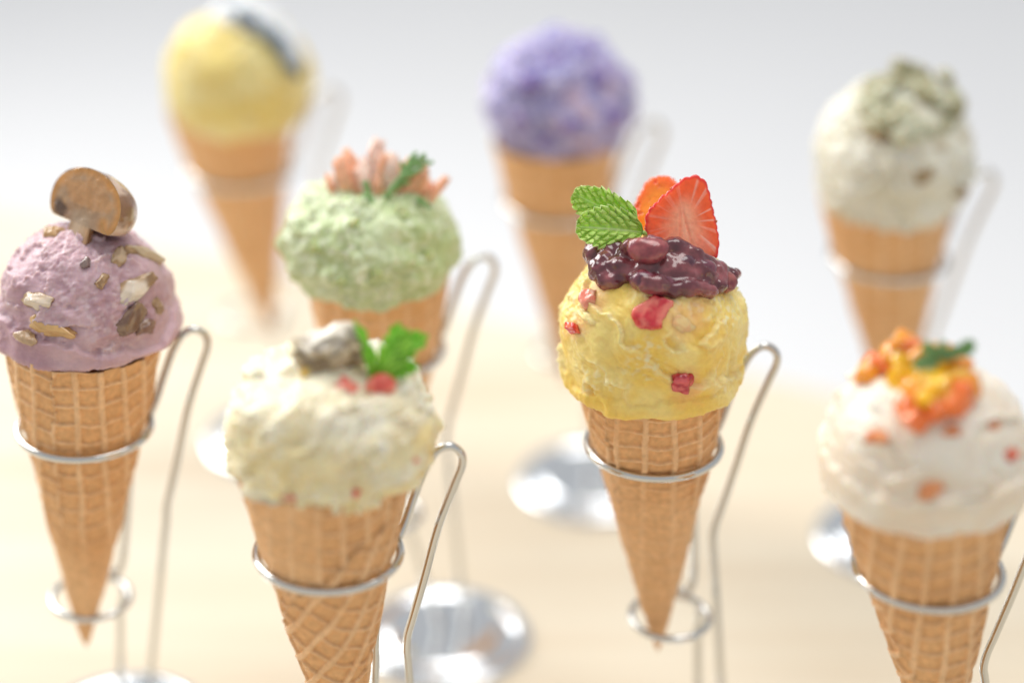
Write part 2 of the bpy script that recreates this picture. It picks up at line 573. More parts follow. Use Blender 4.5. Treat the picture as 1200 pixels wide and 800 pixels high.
# ------------------------------------------------------------------ scoops
def scoop_mesh(c, P):
    """c centre; P parameters. Rows run from the crown to the rim and in under the scoop."""
    R = P['R']; zb = P['zb']; zt = P.get('zt', R); nphi = P.get('nphi', 300); seed = P['seed']
    sc = P.get('res', 1.0)
    n1, n2, n3 = int(110 * sc), int(80 * sc), int(14 * sc)
    ph = np.linspace(-math.pi, math.pi, nphi, endpoint=False)
    e = np.linspace(math.pi / 2 - 0.002, 0, n1)
    box = P.get('box', 1.0)
    rows = [(R * math.cos(x) ** box, zt * math.sin(x), math.cos(x) ** box, math.sin(x), 1.0) for x in e]
    for k in range(1, n2 + 1):
        s = k / n2
        rows.append((R * (1 - P.get('tuck', .16) * s ** 2.2), -zb * s, 1.0, -0.25 * s, 1.0))
    rl = rows[-1][0]
    for k in range(1, n3 + 1):
        s = k / n3
        rows.append((max(rl * (1 - s), .01), -zb + 2.2 * math.sin(s * 2.2) * (1 if s < .9 else 1), 0.2 * (1 - s), -0.15, max(0, 1 - 3 * s)))
    A = np.array(rows)
    n = len(A)
    cosp, sinp = np.cos(ph), np.sin(ph)
    Q = np.stack([A[:, 0][:, None] * cosp, A[:, 0][:, None] * sinp, np.repeat(A[:, 1][:, None], nphi, 1)], -1)
    N = np.stack([A[:, 2][:, None] * cosp, A[:, 2][:, None] * sinp, np.repeat(A[:, 3][:, None], nphi, 1)], -1)
    N /= np.linalg.norm(N, axis=-1)[..., None] + 1e-9
    fade = A[:, 4][:, None]
    Z = Q[..., 2]
    low = sstep(-0.1 * zb, -0.9 * zb, Z)
    # ragged hem
    az = np.stack([cosp * 3, sinp * 3, np.full_like(cosp, seed)], -1)
    hem = P.get('hem', 1.6) * (noise(az, 1.0, seed) + 0.6 * noise(az, 3.1, seed + 1) + 0.35 * noise(az, 9, seed + 2))
    Q[..., 2] += hem[None, :] * low * fade
    lump = P.get('lump', 1.4) * fbm(Q, 1 / P.get('lump_size', 26.0), 2, seed + 3)
    # torn folds
    Wp = Q + 5.0 * np.stack([noise(Q, 0.06, seed + 5), noise(Q, 0.06, seed + 6), noise(Q, 0.06, seed + 7)], -1)
    Wp = Wp + 1.0 * np.stack([noise(Q, 0.3, seed + 15), noise(Q, 0.3, seed + 16), noise(Q, 0.3, seed + 17)], -1)
    an = P.get('aniso', 2.0); tl = P.get('tilt', 0.4)
    ax = np.stack([Wp[..., 0] * math.cos(tl) + Wp[..., 2] * math.sin(tl), Wp[..., 1], (-Wp[..., 0] * math.sin(tl) + Wp[..., 2] * math.cos(tl)) * an], -1)
    nn = fbm(ax, 1 / P.get('fold', 26.0), 3, seed + 8, 0.45) * P.get('nfold', 2.6)
    saw = nn - np.floor(nn)
    led = np.where(saw < .88, saw / .88, (1 - saw) / .12)
    led = led ** 1.3
    sparse = sstep(-.25, .35, noise(Q, 0.05, seed + 9) + P.get('tear_cover', 0.1))
    tear = P.get('tear', 1.6) * (led - .5) * sparse
    near = np.exp(-((saw - .9) / .12) ** 2) * sparse
    tear = tear + 0.9 * near * fbm(Q, .6, 3, seed + 10)
    strokes = P.get('stroke', .25) * fbm(ax * [0.35, 0.35, 1.6], .25, 2, seed + 11)
    tear = tear + strokes
    smooth_low = P.get('smooth_low', None)
    msk = np.ones_like(Z)
    if smooth_low is not None:
        zl = smooth_low + 4 * noise(Q, 0.06, seed + 20) + 2.0 * noise(Q, 0.22, seed + 21) + P.get('low_slope', 0) * Q[..., 0]
        msk = sstep(-0.8, 0.8, Z - zl)
        bulge = (1 - msk) * P.get('skirt', 1.5)
    else:
        bulge = 0
    gz = sstep(-0.15, 0.45, noise(Q, 0.05, seed + 30) + P.get('grain_cover', 0.1)) * msk
    g = P.get('grain', 0.5) * gz * (fbm(Q, 1 / P.get('grain_size', 2.2), 3, seed + 31, 0.6))
    pits = P.get('pits', 0.7) * msk * sstep(0.25, 0.75, noise(Q, 0.28, seed + 33)) * (0.4 + gz)
    hemedge = P.get('lip', 1.0) * np.exp(-((Z + zb * 0.93) / 2.4) ** 2)
    D = (lump + tear * (0.35 + 0.65 * msk) + bulge + g - pits + hemedge + 0.10 * fbm(Q, 0.9, 2, seed + 35)) * fade
    if 'extra' in P:
        D = D + P['extra'](Q, N) * fade
    V = Q + N * D[..., None]
    V[..., 0] += P.get('shear', 0) * V[..., 2]
    # colour
    cA, cB, cC = P['cols']
    t1 = sstep(-0.5, 0.5, fbm(Q, 0.055, 3, seed + 40))
    col = mix(cA, cB, t1)
    col = mix(col, np.array(cC) * np.ones_like(col), np.clip(P.get('frost', .5) * (gz * sstep(-0.1, 0.6, fbm(Q, 0.4, 2, seed + 41)) + 0.6 * near * msk), 0, 1))
    if 'paint' in P:
        col = P['paint'](Q, col)
    V = V.reshape(-1, 3) + c
    return V, grid_faces(n, nphi)[:, ::-1], col.reshape(-1, 3)


CONES = {}


def ice_cream(key, name_label, tip_px, rim_px, scoop_px, sp, cp, Lz=92.0, rise=31.0, scoop_z=47.0):
    tip = unproj(*tip_px, H - Lz)
    rc = RC[key] + np.array([0.0, -0.6, 0.0])
    rim = tip + (rc - tip) * ((Lz + rise) / Lz)       # the cone hangs in the ring, its tip leaning where the photograph has it
    Lc = np.linalg.norm(rim - tip)
    Rt = 21.9 * (((Lz + rise) / Lz) ** cp['p'])
    t = thing('ice_cream_cone', tip, name_label, 'ice cream cone', 'ice cream cones standing in wire holders')
    V, F, col = cone_mesh(np.zeros(3), rim - tip, Lc, Rt, zring=Lz * Lc / (Lz + rise), **cp)
    if cp.get('nphi', 320) < 300:
        pass
    cobj = link('waffle_cone', make_mesh('waffle_cone', V, F, col), M_waffle, t)
    sc = unproj(*scoop_px, H + scoop_z)
    V, F, col = scoop_mesh(sc - tip, sp)
    sobj = link('scoop', make_mesh('scoop', V, F, col), M_ice if sp.get('res', 1) > .7 else M_ice_blur, t)
    Vw = V + tip
    bvh = BVHTree.FromPolygons([Vector(v) for v in Vw.tolist()], F.tolist())
    CONES[key] = dict(t=t, tip=tip, rim=rim, scoop=sobj, sc=sc, bvh=bvh, sp=sp)
    return t


def hit(key, px, py, deep=0.0):             # where the line of sight of the photograph meets the scoop
    d = CF + CR * (px - 600) / FPX - CU * (py - 400) / FPX
    d = unit(d)
    loc, nrm, i, dist = CONES[key]['bvh'].ray_cast(Vector(CAM), Vector(d))
    if loc is None:
        c = CONES[key]['sc']
        p = CAM + d * ((c - CAM) @ d)
        n = unit(p - c)
        return p, n
    n = np.array(nrm)
    if n @ d > 0: n = -n
    c = CONES[key]['sc']
    n = unit(0.35 * n + unit(np.array(loc) - c))
    return np.array(loc) + d * deep, n


W2 = math.pi / 2


def stains(Q, c):                           # juice of the fruit bled into the yellow ice cream
    sx, sy = Q @ CR, Q @ CU
    for px, py, r, amt in ((691, 349, 7, .5), (672, 385, 6, .4), (765, 364, 10, .45), (799, 453, 8, .55), (800, 376, 9, .5), (812, 350, 8, .3), (742, 300, 12, .35)):
        d = np.hypot(sx - (px - 766) / 3.4, sy + (py - 384) / 3.4) + 2.2 * noise(Q, .22, 91)
        m = amt * sstep(r, r * .3, d) * (Q @ CF < 0)
        c = mix(c, np.array((0.90, 0.46, 0.22)) * np.ones_like(c), m)
    return c


ice_cream('centre', 'sharp waffle cone with a yellow strawberry studded scoop topped by red beans', (771, 764), (767, 455), (766, 384),
          dict(R=32.8, zb=19.5, zt=32, seed=11, cols=((0.94, 0.66, 0.15), (0.95, 0.755, 0.28), (0.96, 0.87, 0.60)), paint=stains, tear=2.1, nfold=1.2, fold=30, aniso=1.5, tilt=-0.75, tear_cover=.25,
               lump=2.0, lump_size=20, grain=0.42, grain_size=2.6, pits=0.45, grain_cover=-0.08, frost=.6, stroke=.35, hem=1.7, lip=1.2, skirt=1.0, smooth_low=-14, nphi=340, res=1.15, tuck=.12),
          dict(p=0.86, seed=21, nphi=340, nt=300, gA=0.02, gB=0.0, seam=(-2.35, 0.0045, 90), pitch=(10.2, 6.6), depth=1.4,
               masks=lambda PH, Z, q: np.clip(sstep(78, 92, Z + 10 * noise(q, .07, 5) + 12 * (PH + 1.57)), 0, 1) * 0.72 + 0.28))
ice_cream('left', 'waffle cone with a dusty pink mushroom ice cream at the left edge', (101, 758), (101, 420), (101, 352),
          dict(R=31.4, zb=9.5, zt=29, seed=37, cols=((0.50, 0.31, 0.355), (0.62, 0.43, 0.47), (0.80, 0.68, 0.70)), tear=1.6, nfold=1.2, fold=24, aniso=1.3,
               lump=1.6, lump_size=16, grain=0.5, grain_size=3.6, pits=0.5, grain_cover=0.3, frost=.35, hem=1.6, lip=1.6, skirt=2.3, smooth_low=-3, low_slope=-.1, nphi=320, tuck=.03),
          dict(p=0.80, seed=52, gA=0.0, gB=0.0, seam=(1.2, 0.004, 90), pitch=(9.0, 7.8), depth=1.4,
               masks=lambda PH, Z, q: sstep(32, 72, Z + 14 * noise(q, .06, 8)) * 0.9 + 0.1), Lz=93, rise=34.5)
ice_cream('frontleft', 'waffle cone with cream coloured ice cream under a grey lump and bright leaf', (405, 905), (386, 577), (387, 500),
          dict(R=34.0, zb=14.5, zt=22.5, box=0.6, seed=5, cols=((0.95, 0.76, 0.38), (0.96, 0.84, 0.54), (0.96, 0.91, 0.78)), tear=3.0, tear_cover=.4, stroke=.8, nfold=1.4, fold=28, aniso=2.4, tilt=0.5, hem2=0,
               paint=lambda Q, c: mix(c, np.array((0.95, 0.89, 0.74)) * np.ones_like(c), np.clip(.45 * sstep(.1, .55, fbm(Q * [1, 1, 2.6], .045, 2, 77)) + .6 * sstep(4, 18, Q[..., 2] + 6 * noise(Q, .08, 4)), 0, .92)),
               lump=2.4, lump_size=15, grain=0.7, grain_size=3.2, pits=0.25, grain_cover=-0.1, frost=.85, hem=1.6, lip=1.0, skirt=0.6, smooth_low=-16, nphi=340, tuck=.13),
          dict(p=0.84, seed=83, nphi=340, nt=300, gA=0.55, gB=0.06, seam=(-1.75, 0.05, 92), pitch=(8.6, 8.0), depth=1.4,
               masks=lambda PH, Z, q: np.clip(1 - sstep(84, 88, Z) * (1 - sstep(-1.75, -1.45, PH + .1 * noise(q, .2, 3))), 0, 1) * .65 + .35), rise=35)
ice_cream('frontright', 'waffle cone with white ice cream holding orange pieces, at the right edge', (1103, 915), (1089, 605), (1086, 524),
          dict(R=33.6, zb=12.5, zt=30, seed=64, cols=((0.90, 0.77, 0.61), (0.93, 0.85, 0.73), (0.95, 0.92, 0.85)), tear=2.4, nfold=1.0, fold=34, aniso=2.0, tilt=-0.2,
               lump=1.5, grain=0.25, pits=0.2, grain_cover=-.1, frost=.5, hem=1.4, lip=1.4, skirt=2.2, smooth_low=1, nphi=320, tuck=.10),
          dict(p=0.84, seed=95, gA=0.10, gB=0.7, seam=(-2.45, -0.012, 80), pitch=(9.2, 7.8), depth=1.4), rise=37)
lowc = dict(nphi=180, nt=150, pitch=(9.2, 7.6), depth=0.7)
ice_cream('green', 'blurred waffle cone with a pale green ice cream topped by pink petals and dill', (455, 655), (441, 344), (434, 284),
          dict(R=33.8, zb=15, zt=25, box=.85, seed=71, cols=((0.50, 0.61, 0.30), (0.64, 0.73, 0.45), (0.83, 0.88, 0.70)), tear=1.6, nfold=3.0, fold=20, aniso=1.0,
               lump=2.8, lump_size=11, grain=0.5, grain_size=4, pits=0.5, grain_cover=.6, frost=.7, hem=1.2, lip=.8, nphi=220, res=.7, tuck=.25),
          dict(p=0.9, seed=31, **lowc), rise=35)
ice_cream('lavender', 'far blurred waffle cone with a purple ice cream', (665, 452), (656, 174), (657, 117),
          dict(R=32.3, zb=18, zt=30, seed=81, cols=((0.27, 0.26, 0.54), (0.44, 0.40, 0.69), (0.74, 0.70, 0.90)), tear=2.4, nfold=2.6, fold=20, aniso=1.3, tilt=.9,
               lump=3.0, lump_size=12, grain=0.6, grain_size=5, pits=1.0, grain_cover=.8, frost=.7, hem=1.2, lip=.6, nphi=220, res=.7, tuck=.22,
               paint=lambda Q, c: mix(c, np.array((0.80, 0.58, 0.66)) * np.ones_like(c), 0.45 * sstep(.1, .5, noise(Q, .09, 9) + .2) * sstep(26, 12, np.linalg.norm(Q - np.array([14, -26, 4]), axis=-1)))),
          dict(p=0.9, seed=32, **lowc))
ice_cream('backright', 'blurred waffle cone with a whitish green ice cream covered in sage crumbs', (1050, 518), (1041, 238), (1047, 182),
          dict(R=32.6, zb=22, zt=32, seed=91, cols=((0.74, 0.71, 0.56), (0.82, 0.81, 0.70), (0.90, 0.90, 0.84)), tear=2.2, nfold=2.4, fold=22, aniso=1.0, tilt=1.2,
               lump=1.8, lump_size=14, grain=0.6, grain_size=4, pits=.8, grain_cover=.4, frost=.6, hem=1.4, lip=.6, nphi=220, res=.7, tuck=.2,
               paint=lambda Q, c: mix(c, np.array((0.46, 0.36, 0.20)) * np.ones_like(c), 0.5 * sstep(.22, .55, noise(Q, .12, 19)) * sstep(-4, 16, Q[..., 0]))),
          dict(p=0.9, seed=33, **lowc))
ice_cream('backleft', 'blurred waffle cone with lemon yellow ice cream, cut by the top of the frame', (318, 396), (287, 137), (280, 92),
          dict(R=32.8, zb=18, zt=31, seed=101, cols=((0.84, 0.66, 0.18), (0.88, 0.76, 0.34), (0.92, 0.88, 0.62)), tear=1.4, nfold=2.0, fold=24, aniso=1.2,
               lump=1.4, lump_size=16, grain=0.5, grain_size=4, pits=.4, grain_cover=.3, frost=.6, hem=1.2, lip=.6, nphi=220, res=.7, tuck=.18),
          dict(p=0.9, seed=34, **lowc), Lz=90)


# ------------------------------------------------------------------ pieces set in the scoops (sub-parts of the scoop)
def lump_mesh(size, seed, M, sub=4, facet=0.35, rough=0.12, cols=((.5, .1, .1), (.6, .2, .2)), top=None):
    V, F = ICO[sub]
    V = V.copy()
    r = np.random.default_rng(seed)
    # cut a ball by random planes: a broken, angular piece
    for k in range(12):
        n = unit(r.normal(size=3)); d = r.uniform(0.55, 0.85)
        s = V @ n
        V = V - np.maximum(s - d, 0)[:, None] * n * (facet / .35)
    U = V.copy()
    V = V * (1 + rough * fbm(V, 2.2, 3, seed))[:, None]
    V = V * np.asarray(size)
    t = sstep(-.4, .4, fbm(U, 1.6, 3, seed + 3))
    c = mix(cols[0], cols[1], t)
    if top is not None:                      # flesh on the outward side
        c = mix(c, np.array(top) * np.ones_like(c), sstep(.15, .5, U[:, 2] + .3 * noise(U, 2, seed)))
    return V @ M.T, F, c


def embed(key, name, px, py, wpx, hpx, depth, seed, cols, material, roll=0.0, sink=0.3, top=None, label=None):
    p, n = hit(key, px, py)
    s = px_scale(p)
    Mx = frame(n, roll=roll)
    V, F, c = lump_mesh((wpx / 2 / s, hpx / 2 / s, depth), seed, Mx, cols=cols, top=top)
    C = CONES[key]
    o = link(name, make_mesh(name, V, F, c), material, C['scoop'], loc=p - n * depth * (sink - .18) - C['tip'])
    if label: o['label'] = label
    return o


RED = ((0.66, 0.03, 0.03), (0.82, 0.16, 0.09)); PINK = ((0.84, 0.26, 0.18), (0.90, 0.52, 0.36))
embed('centre', 'strawberry_piece', 691, 349, 28, 36, 4.5, 1, PINK, M_berry, 0.1, label='pale pink strawberry piece')
embed('centre', 'strawberry_piece', 672, 385, 32, 18, 3.2, 2, RED, M_berry, 0.0)
embed('centre', 'strawberry_piece', 765, 362, 56, 48, 3.4, 3, ((0.66, 0.03, 0.05), (0.86, 0.24, 0.18)), M_berry, 0.6, sink=.45, label='wide red strawberry piece below the beans')
embed('centre', 'strawberry_piece', 799, 453, 37, 32, 3.4, 4, ((0.45, 0.005, 0.03), (0.74, 0.14, 0.14)), M_berry, 0.3, sink=.5, label='dark red berry piece')
embed('centre', 'strawberry_piece', 800, 378, 40, 26, 2.0, 5, ((0.88, 0.52, 0.26), (0.90, 0.66, 0.32)), M_ice, -0.4, sink=.95)

MB = ((0.30, 0.18, 0.09), (0.52, 0.34, 0.18))
for a in [(43, 352, 38, 20, 3.4, 11, MB, (0.76, 0.64, 0.50), 0.1), (63, 384, 46, 20, 3.4, 12, ((.34, .17, .07), (.60, .36, .14)), (0.62, 0.38, 0.15), -.2),
          (158, 339, 46, 26, 3.6, 13, MB, (0.80, 0.70, 0.58), .2), (155, 372, 36, 22, 3.2, 14, ((.18, .10, .07), (.30, .20, .13)), None, .5),
          (172, 298, 52, 22, 3.4, 15, MB, (0.62, 0.50, 0.34), -.8), (64, 271, 26, 18, 3.0, 16, MB, (0.50, 0.30, 0.13), .3),
          (118, 330, 18, 12, 2.0, 19, MB, None, .4), (30, 395, 26, 14, 2.6, 20, MB, (0.5, .34, .2), -.1), (140, 300, 22, 12, 2.4, 24, MB, (0.6, .45, .3), .6), (185, 360, 18, 18, 2.4, 27, MB, None, .2), (101, 309, 11, 12, 1.8, 17, ((.16, .10, .10), (.25, .18, .16)), None, 0), (172, 384, 22, 16, 2.6, 18, ((.2, .1, .07), (.3, .18, .12)), None, 0)]:
    embed('left', 'mushroom_piece', a[0], a[1], a[2] * 1.45, a[3] * 1.5, a[4], a[5], a[6], M_mush, a[8], top=a[7])

OR = ((0.80, 0.20, 0.05), (0.86, 0.40, 0.18))
for a in [(1087, 578, 46, 34, 2.6, 21, .5), (1026, 514, 34, 26, 2.6, 22, .6), (1186, 532, 28, 28, 2.6, 23, .2), (1165, 497, 24, 15, 2.0, 25, .2), (1118, 505, 30, 16, 1.6, 26, .2)]:
    embed('frontright', 'orange_piece', a[0], a[1], a[2], a[3], a[4], a[5], OR if a[5] != 23 else ((0.7, .12, .08), (.8, .25, .15)), M_chunk, a[6], sink=.55)

PK = ((0.72, 0.10, 0.08), (0.80, 0.26, 0.18))
for a in [(405, 455, 46, 30, 4.5, 31, .1, PK), (448, 452, 44, 30, 4.5, 32, -.2, PK), (417, 578, 14, 12, 2.0, 33, .4, PK), (340, 583, 24, 11, 1.6, 34, 0, PINK),
          (487, 540, 10, 9, 1.4, 36, 0, PINK), (357, 436, 20, 16, 3.0, 35, .2, ((.75, .50, .12), (.8, .58, .2)))]:
    embed('frontleft', 'fruit_piece', a[0], a[1], a[2], a[3], a[4], a[5], a[7], M_chunk, a[6])
# crumbs of frozen cream along the ragged upper rim
rr = np.random.default_rng(5)
for (x, y) in [(470, 442), (482, 438), (488, 452), (497, 466), (503, 480), (476, 455), (492, 474), (462, 436), (284, 462), (300, 440)]:
    embed('frontleft', 'frozen_crumb', x, y, rr.uniform(14, 24), rr.uniform(12, 18), 3.2, 200 + int(x), ((.90, .84, .66), (.92, .88, .74)), M_ice, rr.uniform(-1, 1), sink=.45)
for a in [(470, 250, 20, 26, 41), (395, 330, 24, 18, 42), (500, 300, 22, 22, 43), (370, 290, 24, 20, 44), (440, 320, 20, 18, 45), (415, 262, 22, 16, 46)]:
    embed('green', 'green_piece', a[0], a[1], a[2], a[3], 3.0, a[4], ((.40, .52, .18), (.62, .70, .40)), M_chunk, .4)
for a in [(1030, 158, 30, 24, 51), (1081, 207, 34, 26, 52), (1125, 228, 24, 30, 53), (1060, 150, 24, 16, 54)]:
    embed('backright', 'brown_piece', a[0], a[1], a[2], a[3], 3.2, a[4], ((.26, .18, .09), (.40, .30, .16)), M_chunk, .4)
for a in [(620, 100, 34, 30, 61), (650, 70, 36, 28, 62), (700, 90, 34, 30, 63), (610, 140, 30, 28, 64), (670, 150, 34, 26, 65), (720, 140, 28, 34, 66), (640, 165, 30, 18, 67), (690, 60, 30, 24, 69)]:
    embed('lavender', 'purple_piece', a[0], a[1], a[2], a[3], 3.2, a[4], ((.16, .12, .38), (.36, .28, .60)), M_chunk, .4)


# ------------------------------------------------------------------ flat things: slices and leaves
def outline_slab(poly, thick, na=220, nr=40, center=None, bulge=0.0, edge=0.25):
    """closed slab from a 2-D outline (mm); returns 3-D points (x, y, z), faces and per-vertex (r, angle, side)."""
    P = catmull(np.array([[x, y, 0] for x, y in poly]), 12, closed=True)[:, :2]
    d = np.linalg.norm(np.roll(P, -1, 0) - P, axis=1)
    cum = np.concatenate([[0], np.cumsum(d)])
    s = np.linspace(0, cum[-1], na, endpoint=False)
    PX = np.interp(s, cum, np.append(P[:, 0], P[0, 0])); PY = np.interp(s, cum, np.append(P[:, 1], P[0, 1]))
    c = np.mean(np.stack([PX, PY], 1), 0) if center is None else np.array(center)
    out = np.stack([PX, PY], 1)
    fr = np.linspace(0.01, 1, nr)
    rows, info = [], []
    for f in fr:
        q = c + (out - c) * f
        z = thick / 2 * math.sqrt(max(0, 1 - (max(0, f - (1 - edge)) / edge) ** 2 * .75)) + bulge * (1 - f * f)
        rows.append(np.stack([q[:, 0], q[:, 1], np.full(na, z)], 1)); info.append(np.full(na, f))
    for f in fr[::-1]:
        q = c + (out - c) * f
        z = -thick / 2 * math.sqrt(max(0, 1 - (max(0, f - (1 - edge)) / edge) ** 2 * .75)) + bulge * (1 - f * f)
        rows.append(np.stack([q[:, 0], q[:, 1], np.full(na, z)], 1)); info.append(np.full(na, f))
    V = np.concatenate(rows)
    return V, grid_faces(2 * nr, na), np.concatenate(info), c, out


def camera_plane(yaw=0.0, pitch=0.0):       # right, up, towards the viewer, then turned
    r, u, n = CR.copy(), CU.copy(), -CF.copy()
    c, s = math.cos(yaw), math.sin(yaw)
    r, n = r * c - n * s, n * c + r * s
    c, s = math.cos(pitch), math.sin(pitch)
    u, n = u * c + n * s, n * c - u * s
    return np.stack([r, u, n], 1)


def strawberry_slice(name, px_poly, anchor_px, depth_back, yaw, pitch, label, flesh, thick=3.0, seed=0):
    p0, _ = hit('centre', *anchor_px)
    p0 = p0 + np.array([0, depth_back, 0])
    p = CAM + (lambda d: d * (((p0 - CAM) @ CF) / (d @ CF)))(CF + CR * (anchor_px[0] - 600) / FPX - CU * (anchor_px[1] - 400) / FPX)
    s = px_scale(p)
    poly = [((x - anchor_px[0]) / s / max(math.cos(yaw), .5), -(y - anchor_px[1]) / s / math.cos(pitch)) for x, y in px_poly]
    V, F, fr, c, out = outline_slab(poly, thick, na=260, nr=46)
    # scalloped edge where the seeds sit
    ang = np.arctan2(V[:, 1] - c[1], V[:, 0] - c[0])
    Q = np.stack([np.cos(ang) * 3, np.sin(ang) * 3, np.zeros_like(ang)], 1)
    sc = 1 + (0.034 * np.abs(np.sin(ang * 13 + seed + 1.2 * noise(Q, 1.1, seed))) - 0.022 + 0.012 * noise(Q, 2.3, seed)) * sstep(.7, 1, fr)
    V[:, :2] = c + (V[:, :2] - c) * sc[:, None]
    V[:, 2] += 0.22 * fbm(V * [1, 1, .2], 0.22, 3, seed + 5)
    if flesh:
        x = V[:, 0] - c[0]; y = V[:, 1] - c[1]
        hgt = out[:, 1].max() - out[:, 1].min()
        wob = 0.09 * noise(Q * 1.0, 1.2, seed + 2)
        rim = sstep(.90, .985, fr + wob * .3)
        body = sstep(.18, .80, fr + wob)
        streak = sstep(.25, .9, np.sin(ang * 15 + 2.5 * noise(Q, 1.5, 4)) * .6 + .6 * noise(Q, 5, seed)) * sstep(.30, .6, fr) * (1 - sstep(.90, .98, fr))
        base_w = sstep(0.05, -0.55, y / hgt + .25 * np.abs(x) / hgt)
        col = mix((0.90, 0.36, 0.20), (0.93, 0.12, 0.015), body)
        col = mix(col, np.array((0.95, 0.58, 0.44)) * np.ones_like(col), base_w * .8 * (1 - rim) * sstep(1.05, .55, fr))
        col = mix(col, np.array((0.93, 0.62, 0.50)) * np.ones_like(col), streak * (.25 + .45 * sstep(-2, 6, x)) * (1 - rim))
        # pale core with a hollow
        cx = x + 0.12 * y
        core = np.exp(-(cx / 2.3) ** 2) * sstep(-.5, -.1, y / hgt) * sstep(.36, .1, y / hgt)
        col = mix(col, np.array((0.96, 0.50, 0.32)) * np.ones_like(col), core * .6)
        hollow = np.exp(-((np.abs(cx + .8) - 0.5 - .13 * (4 - y)) / .6) ** 2) * sstep(-.35, -.1, y / hgt) * sstep(.22, .05, y / hgt)
        col = mix(col, np.array((0.88, 0.28, 0.14)) * np.ones_like(col), hollow * .55)
        col = mix(col, np.array((0.72, 0.02, 0.012)) * np.ones_like(col), rim)
        V[:, 2] -= 0.35 * hollow * (V[:, 2] > 0)
    else:
        col = mix((0.96, 0.33, 0.03), (0.90, 0.15, 0.02), sstep(.5, .98, fr))
        dots = sstep(.45, .8, noise(V * [1, 1, .1], .42, seed + 8))
        col = mix(col, np.array((0.75, 0.05, 0.015)) * np.ones_like(col), dots * .6)
        V[:, 2] -= 0.5 * dots
    Mx = camera_plane(yaw, pitch)
    o = link(name, make_mesh(name, V @ Mx.T, F, col), M_berry, loc=p)
    tag(o, label, 'strawberry slice', 'strawberry slices on the yellow ice cream')
    # seeds along the edge
    for k in range(15):
        a = rng.uniform(0, len(out))
        q = out[int(a)]
        if q[1] < -2: continue
        q = c + (q - c) * 0.985
        Vs, Fs = ICO[2]
        dirv = unit(np.array([*(q - c), 0]))
        Vs = Vs * [0.75, 0.42, 0.42]
        R2 = np.array([[dirv[0], -dirv[1], 0], [dirv[1], dirv[0], 0], [0, 0, 1]])
        Vs = (Vs @ R2.T + [q[0], q[1], rng.uniform(-.8, .8)]) @ Mx.T
        link('seed', make_mesh('seed', Vs, Fs, np.tile([0.62, 0.12, 0.03], (len(Vs), 1))), M_berry, o)
    return o


strawberry_slice('strawberry_slice', [(744, 240), (752, 221), (757, 212), (768, 207), (781, 207), (791, 215), (798, 232), (796, 262), (786, 290), (764, 290), (746, 268)], (770, 262), 8, -0.35, -0.15,
                 'orange red strawberry slice standing behind the heart shaped slice', False, 3.0, 3)
strawberry_slice('strawberry_slice', [(756, 268), (758, 250), (770, 236), (786, 222), (800, 210), (815, 205.5), (826, 211), (832, 226), (837, 248), (841, 268), (843, 286), (839, 302), (822, 306), (795, 304), (768, 296), (757, 283)], (800, 290), 3, 0.12, -0.05,
                 'front strawberry slice with pale pink core facing the viewer', True, 3.0, 6)


